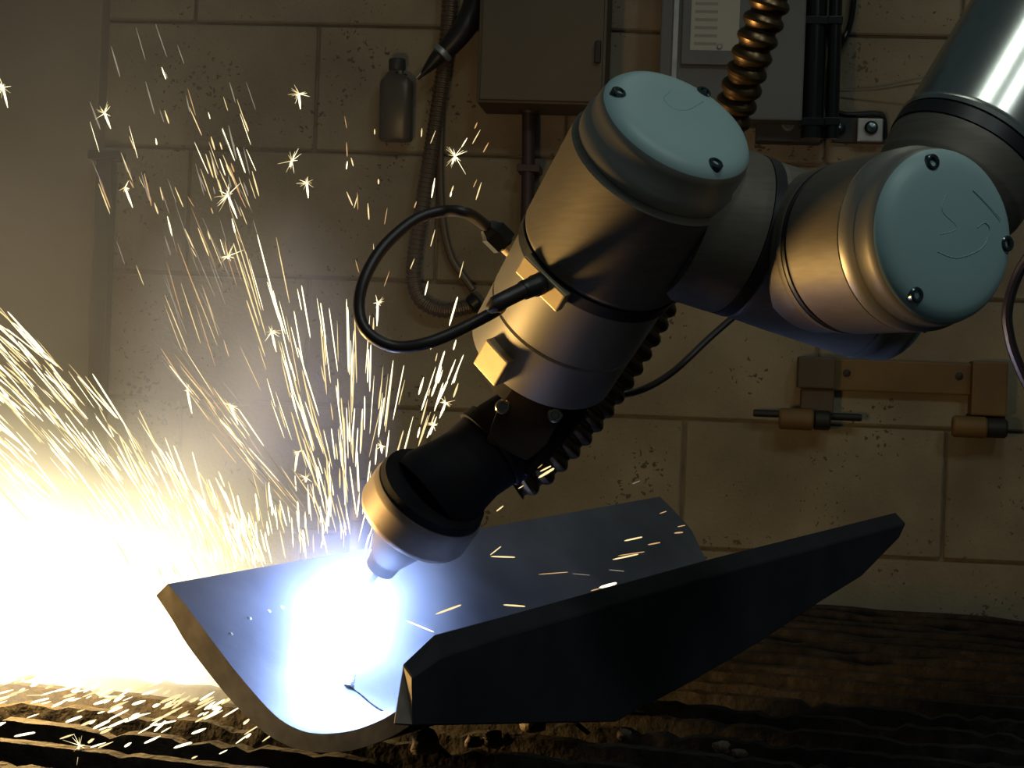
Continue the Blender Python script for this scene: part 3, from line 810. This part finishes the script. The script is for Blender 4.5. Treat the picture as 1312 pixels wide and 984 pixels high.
# dark post with a cap plate against the pilaster
g = WP(137, 205, 0.09)
r = thing('steel_post', Vector((g.x, g.y, 0)), 'dark square steel post with a cap plate standing by the smoky wall', 'post')
MB().box(Vector((g.x, g.y, g.z / 2)), WR, WN, Z, 0.026, 0.03, g.z).build('post_tube', M['post'], r, smooth=False, bevel=0.003)
MB().box(g + Z * 0.006, WR, WN, Z, 0.050, 0.045, 0.014).build('cap_plate', M['post'], r, smooth=False, bevel=0.003)
MB().box(Vector((g.x, g.y, 0.006)), WR, WN, Z, 0.12, 0.12, 0.012).build('foot_plate', M['post'], r, smooth=False, bevel=0.002)

# pin standing on the table behind the channel
pt = P(465, 614, 1.40)
pin_r = 13.5 * 1.40 / F_PX
pin = thing('clamp_pin', Vector((pt.x, pt.y, TABLE_Z)), 'dark round steel clamp pin standing on the table behind the arc', 'pin')
MB().lathe(Vector((pt.x, pt.y, TABLE_Z - 0.004)), Z, [(0, 0.016), (0.012, 0.016), (0.013, pin_r), (pt.z - TABLE_Z + 0.002, pin_r), (pt.z - TABLE_Z + 0.004, pin_r * 0.85)], 20).build('shaft', M['iron'], pin)
MB().lathe(Vector((pt.x, pt.y, pt.z - 0.030)), Z, [(0, pin_r), (0.001, pin_r * 1.15), (0.010, pin_r * 1.15), (0.011, pin_r)], 20).build('collar', M['iron'], pin)

# slag lumps on the near slats
rs = random.Random(8)
def lump(px, py, size, seed):
    c = on_plane(px, py, Vector((0, 0, TABLE_Z)), Z)
    bm = bmesh.new(); bmesh.ops.create_icosphere(bm, subdivisions=2, radius=1)
    for v in bm.verts:
        k = 0.6 + 0.35 * noise.noise(v.co * 1.6 + Vector((seed * 3.1, 0, 0)))
        v.co = Vector((v.co.x * size * 1.3 * k, v.co.y * size * 0.8 * k, v.co.z * size * k))
    zmin = min(v.co.z for v in bm.verts)
    me = bpy.data.meshes.new('slag_lump'); bm.to_mesh(me); bm.free()
    me.materials.append(M['slag'])
    o = bpy.data.objects.new('slag_lump', me); COL.objects.link(o)
    me.polygons.foreach_set('use_smooth', [True] * len(me.polygons))
    o.location = (c.x, c.y, TABLE_Z - zmin - 0.007)
    return o
tag(lump(543, 952, 0.0125, 1), 'brown knob of slag on the slats against the channel lip', 'slag')
for i, (a, b, sz) in enumerate([(632, 946, 0.009), (606, 944, 0.007), (648, 942, 0.006), (684, 925, 0.010), (800, 935, 0.006), (925, 955, 0.007), (946, 958, 0.006)]):
    tag(lump(a, b, sz, i + 2), 'small crusty slag lump on the dark slats in front of the side plate', 'slag', 'slag lumps before the side plate')

# ------------------------------------------------------------------ sparks
SP = [emat('spark_white_hot', (1.0, 0.86, 0.54), 2.4), emat('spark_yellow', (1.0, 0.78, 0.38), 1.2), emat('spark_orange', (1.0, 0.58, 0.26), 0.7), emat('spark_faint', (1.0, 0.84, 0.66), 0.30)]
def streak_mesh(mt):
    # unit tapered hexagonal sliver along Z
    prof = [(0.0, 0.25), (0.12, 0.8), (0.55, 1.0), (0.93, 0.75), (1.0, 0.2)]
    mb = MB().lathe(Vector((0, 0, 0)), Z, prof, 5)
    me = bpy.data.meshes.new('spark'); me.from_pydata(mb.v, [], mb.f); me.materials.append(mt)
    return me
SM = [streak_mesh(x) for x in SP]
R = random.Random(21)
S = []   # (x0,y0,x1,y1,width_px,mat,family)
def st_(x, y, ang, L, w, mt, fam):
    """ang measured from straight up, negative leans left"""
    S.append((x, y, x + math.sin(ang) * L, y - math.cos(ang) * L, w, mt, fam))
# fountain rising from the arc
for k in range(170):
    br = R.choice(['a', 'a', 'a', 'b', 'b', 'c', 'd'])
    if br == 'a': th = R.gauss(-0.27, 0.055); rr = R.uniform(70, 400)
    elif br == 'b': th = R.gauss(-0.06, 0.05); rr = R.uniform(70, 370)
    elif br == 'c': th = R.gauss(0.11, 0.07); rr = R.uniform(60, 300)
    else: th = R.gauss(0.30, 0.10); rr = R.uniform(50, 200)
    ox = 455 + R.gauss(0, 10); oy = 770
    L = R.uniform(18, 95) * (0.5 + rr / 500)
    mt = 0 if R.random() < 0.55 else 1
    st_(ox + math.sin(th) * rr, oy - math.cos(th) * rr, th + R.gauss(0, 0.025), L, R.uniform(0.8, 2.2), mt, 'fountain')
# group by the flange
for k in range(26):
    x = R.uniform(535, 585); y = 560 - (x - 535) * 2.2 + R.gauss(0, 28)
    st_(x, y, 0.32 + R.gauss(0, 0.06), R.uniform(10, 42), R.uniform(1.2, 3.2), 0 if R.random() < .6 else 1, 'fountain')
for k in range(34):
    x = R.uniform(440, 620); y = R.uniform(150, 400)
    st_(x, y, R.gauss(0.10 + (x - 500) * 0.003, 0.12), R.uniform(6, 26), R.uniform(0.8, 2.2), R.choice([0, 1, 1, 2]), 'drift')
# drift, upper left
for k in range(95):
    f = R.random()
    x = R.uniform(110, 330); y = R.uniform(20, 340)
    if R.random() < 0.45: x = R.gauss(295, 22); y = R.gauss(235, 45)
    elif R.random() < 0.4: x = R.gauss(190, 26); y = R.gauss(250, 50)
    st_(x, y, -0.33 + R.gauss(0, 0.07), R.uniform(8, 46), R.uniform(0.7, 2.4), R.choice([0, 1, 1, 2, 3, 3]), 'drift')
for k in range(30):
    x = R.uniform(230, 330); y = R.uniform(330, 470)
    st_(x, y, -0.36 + R.gauss(0, 0.04), R.uniform(20, 90), R.uniform(0.6, 1.3), R.choice([3, 3, 2, 1]), 'drift')
# bundle of faint streaks between
for k in range(75):
    q = R.random()
    x = 250 + q * 150 + R.gauss(0, 10); y = 500 + q * 170 + R.gauss(0, 14)
    st_(x, y, -0.66 + R.gauss(0, 0.06), R.uniform(12, 75), R.uniform(0.6, 1.6), R.choice([3, 3, 1, 0, 2]), 'spray')
# left spray
for k in range(450):
    q = R.random() ** 0.8
    x = -30 + 370 * R.random() ** 1.7
    ytop = 395 + max(0, x) * 0.92
    y = ytop + abs(R.gauss(0, 1)) * 120
    if y > 730: y = R.uniform(ytop, 730)
    ang = -0.85 + (x / 330) * 0.50 + R.gauss(0, 0.07)
    st_(x, y, ang, R.uniform(15, 85), R.uniform(0.7, 2.5), R.choice([0, 0, 0, 1, 1]), 'spray')
# short upright ones over the channel edge
for k in range(140):
    x = R.uniform(205, 425); y0 = 748 - (x - 215) * 0.186
    y = y0 - abs(R.gauss(0, 1)) * 45
    st_(x, y, -0.42 + (x - 215) / 210 * 0.40 + R.gauss(0, 0.10), R.uniform(8, 40), R.uniform(0.9, 2.6), R.choice([0, 0, 1]), 'rim')
# skittering over the slats
for k in range(150):
    x = R.uniform(-10, 370); y = 868 + x * 0.10 + abs(R.gauss(0, 1)) * 32
    if y > 978: continue
    if x > 290 and y < 925: continue
    st_(x, y, 1.35 - (x / 370) * 0.45 + R.gauss(0, 0.10), R.uniform(8, 30), R.uniform(1.5, 4.5), R.choice([0, 0, 1]), 'slat')
# over the channel and the bracket
for (x0, y0, x1, y1, w, mt) in [(558, 787, 591, 775, 3.0, 1), (645, 775, 673, 777, 2.4, 1), (768, 753, 790, 747, 4.0, 0), (757, 757, 768, 754, 1.5, 2), (690, 736, 728, 733, 1.2, 2), (733, 735, 756, 737, 0.9, 3),
        (785, 717, 818, 710, 2.2, 1), (792, 712, 826, 707, 1.4, 2), (800, 693, 823, 688, 2.2, 1), (830, 698, 846, 695, 1.8, 2), (845, 658, 854, 655, 1.2, 2), (864, 683, 875, 682, 2.0, 2), (868, 675, 878, 673, 1.2, 2), (810, 620, 820, 616, 1.0, 3),
        (690, 612, 710, 600, 3.6, 1), (692, 604, 706, 597, 2.2, 1), (689, 600, 695, 595, 1.2, 2), (664, 626, 671, 622, 1.2, 1), (636, 655, 645, 648, 2.0, 1), (780, 730, 800, 732, 1.2, 3),
        (520, 795, 556, 810, 2.0, 0), (628, 711, 642, 700, 1.6, 1), (629, 713, 660, 714, 2.2, 1)]:
    S.append((x0, y0, x1, y1, w, mt, 'channel'))
LAB = {'fountain': ('thin yellow-white spark streaking upward in the fountain above the arc', 'sparks of the fountain above the arc'),
       'drift': ('small lone spark drifting high in front of the block wall', 'sparks high before the block wall'),
       'spray': ('bright spark flying up and left in the dense blazing spray', 'sparks of the blazing left spray'),
       'rim': ('short bright spark leaping over the top edge of the curved plate', 'sparks over the curved plate edge'),
       'slat': ('fat glowing spark skittering flat over the crusted table slats', 'sparks over the table slats'),
       'channel': ('small orange spark flying across the dark steel channel', 'sparks across the dark channel')}
def depth_of(fam, x):
    if fam == 'fountain': return R.uniform(1.19, 1.32)
    if fam == 'drift': return R.uniform(1.25, 1.9)
    if fam == 'spray': return R.uniform(1.22, 1.5)
    if fam == 'rim': return R.uniform(1.20, 1.34)
    return 1.0
items = []
for (x0, y0, x1, y1, w, mt, fam) in S:
    if fam == 'slat':
        zt = TABLE_Z + R.uniform(0.002, 0.02)
        a = on_plane(x0, y0, Vector((0, 0, zt)), Z); b = on_plane(x1, y1, Vector((0, 0, zt + 0.004)), Z)
        if (b - a).length > 0.12: b = a + (b - a).normalized() * 0.12
        d = a.dot(FWD)
    elif fam == 'channel':
        d = 1.02 if y0 > 690 else 1.12
        a = P(x0, y0, d); b = P(x1, y1, d + 0.01)
    else:
        d = depth_of(fam, x0)
        a = P(x0, y0, d); b = P(x1, y1, d + R.uniform(-0.03, 0.05))
    bright = (2.2, 1.4, 1.0, 0.5)[mt]
    items.append(((math.hypot(x1 - x0, y1 - y0) * w * bright) + (1e6 if fam == 'channel' else 0), a, b, w * 0.5 * d / F_PX, mt, fam))
items.sort(key=lambda q: -q[0])
for (sc_, a, b, rad, mt, fam) in items[:285]:
    o = bpy.data.objects.new('spark', SM[mt]); COL.objects.link(o)
    v = b - a
    o.location = a; o.rotation_euler = v.to_track_quat('Z', 'Y').to_euler(); o.scale = (rad, rad, v.length)
    tag(o, LAB[fam][0], 'spark', LAB[fam][1])
mb = MB()
for (sc_, a, b, rad, mt, fam) in items[285:]:
    v = b - a
    mb.lathe(a, v, [(0, rad * 0.3), (v.length * 0.15, rad * 0.85), (v.length * 0.6, rad), (v.length, rad * 0.25)], 4, mi=mt)
me = bpy.data.meshes.new('spark_shower'); me.from_pydata(mb.v, [], mb.f)
for x in SP: me.materials.append(x)
me.polygons.foreach_set('material_index', mb.mi)
o = bpy.data.objects.new('spark_shower', me); COL.objects.link(o)
tag(o, 'countless fine sparks of the shower around the welding arc', 'sparks', kind='stuff')

# star-shaped bursting sparks
for i, (x, y, size, d, stem) in enumerate([(383, 120, 15, 1.5, (2, 20)), (374, 206, 16, 1.45, (-3, 8)), (583, 200, 22, 1.4, (-4, 10)), (292, 328, 18, 1.4, (0, 4)), (393, 234, 11, 1.4, (2, 20)), (134, 145, 14, 1.5, (8, 20)),
        (4, 112, 14, 1.4, (6, 26)), (292, 250, 20, 1.4, (12, 30)), (348, 425, 12, 1.35, (6, 26)), (571, 516, 11, 1.25, (-8, 20)), (484, 388, 9, 1.3, (-1, 30)), (102, 955, 24, 1.10, (-10, 18)),
        (489, 571, 9, 1.25, (0, 10)), (295, 520, 11, 1.3, (10, 24)), (240, 500, 9, 1.35, (6, 30)), (392, 612, 10, 1.25, (0, 6)), (381, 580, 9, 1.25, (-3, 24)), (160, 240, 9, 1.45, (10, 26)), (555, 545, 9, 1.25, (-8, 16))]):
    mb = MB(); c = P(x, y, d); k0 = d / F_PX
    rr = random.Random(100 + i)
    for q in range(18):
        dv = Vector((rr.gauss(0, 1), rr.gauss(0, 1), rr.gauss(0, 1))).normalized()
        L = size * k0 * rr.uniform(0.3, 1.3) 
        mb.lathe(c, dv, [(0, 0.6 * k0), (L * 0.4, 0.38 * k0), (L, 0.10 * k0)], 4, mi=0 if rr.random() < .5 else 1)
    mb.lathe(c, P(x + stem[0], y + stem[1], d) - c, [(0, 1.4 * k0), (0.6 * math.hypot(*stem) * k0, 1.5 * k0), (math.hypot(*stem) * k0, 0.4 * k0)], 5, mi=0)
    me = bpy.data.meshes.new('spark_burst'); me.from_pydata(mb.v, [], mb.f)
    for xm in SP: me.materials.append(xm)
    me.polygons.foreach_set('material_index', mb.mi)
    o = bpy.data.objects.new('spark_burst', me); COL.objects.link(o)
    special = {2: 'star-shaped bursting spark beside the conduit below the blow gun', 11: 'large bursting spark splashing on the crusted slats', 9: 'bursting star spark just beside the torch bracket',
               10: 'bursting star spark inside the looped cable', 7: 'thick bursting cluster of sparks high before the block wall'}
    tag(o, special.get(i, 'star-shaped bursting spark with fine glowing spikes'), 'spark', None if i in special else 'bursting star sparks')

# ------------------------------------------------------------------ smoke and the incandescent plume
def ellipsoid(name, c, ax, ay, az, mt, label, cat):
    bm = bmesh.new(); bmesh.ops.create_icosphere(bm, subdivisions=4, radius=1)
    me = bpy.data.meshes.new(name); bm.to_mesh(me); bm.free(); me.materials.append(mt)
    o = bpy.data.objects.new(name, me); COL.objects.link(o)
    mm = Matrix.Identity(4)
    for i in range(3):
        mm[i][0] = ax[i]; mm[i][1] = ay[i]; mm[i][2] = az[i]; mm[i][3] = c[i]
    o.matrix_world = mm
    return tag(o, label, cat, kind='stuff')

def vol_material(name, scatter=None, emit=None, amp=1.0, sharp=2.0, nscale=2.0, namt=0.5, step=None):
    mt = bpy.data.materials.new(name); mt.use_nodes = True
    nt = mt.node_tree; nt.nodes.clear()
    out = nt.nodes.new('ShaderNodeOutputMaterial')
    tc = nt.nodes.new('ShaderNodeTexCoord')
    ln = nt.nodes.new('ShaderNodeVectorMath'); ln.operation = 'LENGTH'; nt.links.new(tc.outputs['Object'], ln.inputs[0])
    inv = nt.nodes.new('ShaderNodeMath'); inv.operation = 'SUBTRACT'; inv.inputs[0].default_value = 1.0; inv.use_clamp = True
    nt.links.new(ln.outputs['Value'], inv.inputs[1])
    pw = nt.nodes.new('ShaderNodeMath'); pw.operation = 'POWER'; pw.inputs[1].default_value = sharp
    nt.links.new(inv.outputs[0], pw.inputs[0])
    n = nt.nodes.new('ShaderNodeTexNoise'); n.inputs['Scale'].default_value = nscale; n.inputs['Detail'].default_value = 3
    nt.links.new(tc.outputs['Object'], n.inputs['Vector'])
    mr = nt.nodes.new('ShaderNodeMapRange'); mr.inputs[1].default_value = 0.35; mr.inputs[2].default_value = 0.65
    mr.inputs[3].default_value = 1.0 - namt; mr.inputs[4].default_value = 1.0 + namt
    nt.links.new(n.outputs['Fac'], mr.inputs[0])
    ml = nt.nodes.new('ShaderNodeMath'); ml.operation = 'MULTIPLY'; nt.links.new(pw.outputs[0], ml.inputs[0]); nt.links.new(mr.outputs[0], ml.inputs[1])
    am = nt.nodes.new('ShaderNodeMath'); am.operation = 'MULTIPLY'; am.inputs[1].default_value = amp; nt.links.new(ml.outputs[0], am.inputs[0])
    if scatter:
        v = nt.nodes.new('ShaderNodeVolumeScatter'); v.inputs['Color'].default_value = (*scatter, 1)
        nt.links.new(am.outputs[0], v.inputs['Density'])
    else:
        v = nt.nodes.new('ShaderNodeEmission'); v.inputs[0].default_value = (*emit, 1)
        nt.links.new(am.outputs[0], v.inputs[1])
    nt.links.new(v.outputs[0], out.inputs['Volume'])
    return mt

# drifting weld smoke, lit by the arc and the plume
smoke = ellipsoid('weld_smoke', P(-30, 450, 1.62), RIGHT * 0.42, FWD * 0.45, UP * 0.52,
                  vol_material('weld_smoke', scatter=(0.72, 0.82, 1.0), amp=0.50, sharp=0.8, nscale=2.2, namt=0.6), 'thin grey-blue weld smoke drifting over the table behind the sparks', 'smoke')
# fume close around the arc, thickened to stand in for its ball of glare
fume = ellipsoid('weld_fume', ARC + Z * 0.005, RIGHT * 0.085, FWD * 0.085, UP * 0.085,
                  vol_material('weld_fume', scatter=(0.94, 0.95, 1.0), amp=4.5, sharp=1.5, nscale=2.0, namt=0.2), 'pale blue fume thickened into the ball of glare around the welding arc', 'fume')
wisp = ellipsoid('weld_fume', P(320, 550, 1.38), RIGHT * 0.11, FWD * 0.12, UP * 0.18,
                  vol_material('weld_fume_wisp', scatter=(0.42, 0.55, 1.0), amp=4.5, sharp=0.9, nscale=1.6, namt=0.7), 'thin bluish fume rising behind the fountain of sparks', 'fume')
# incandescent cloud of the densest sparks
pd = (P(-80, 650, 1.30) - P(280, 800, 1.30)).normalized()
pn = pd.cross(FWD).normalized()
plume = ellipsoid('spark_plume', P(75, 785, 1.36), pd * 0.33, FWD * 0.13, pn * 0.185,
                  vol_material('incandescent_plume', emit=(1.0, 0.84, 0.50), amp=80.0, sharp=3.0, nscale=2.0, namt=0.25), 'blinding yellow-white cloud of incandescent spark spray over the table', 'spark cloud')
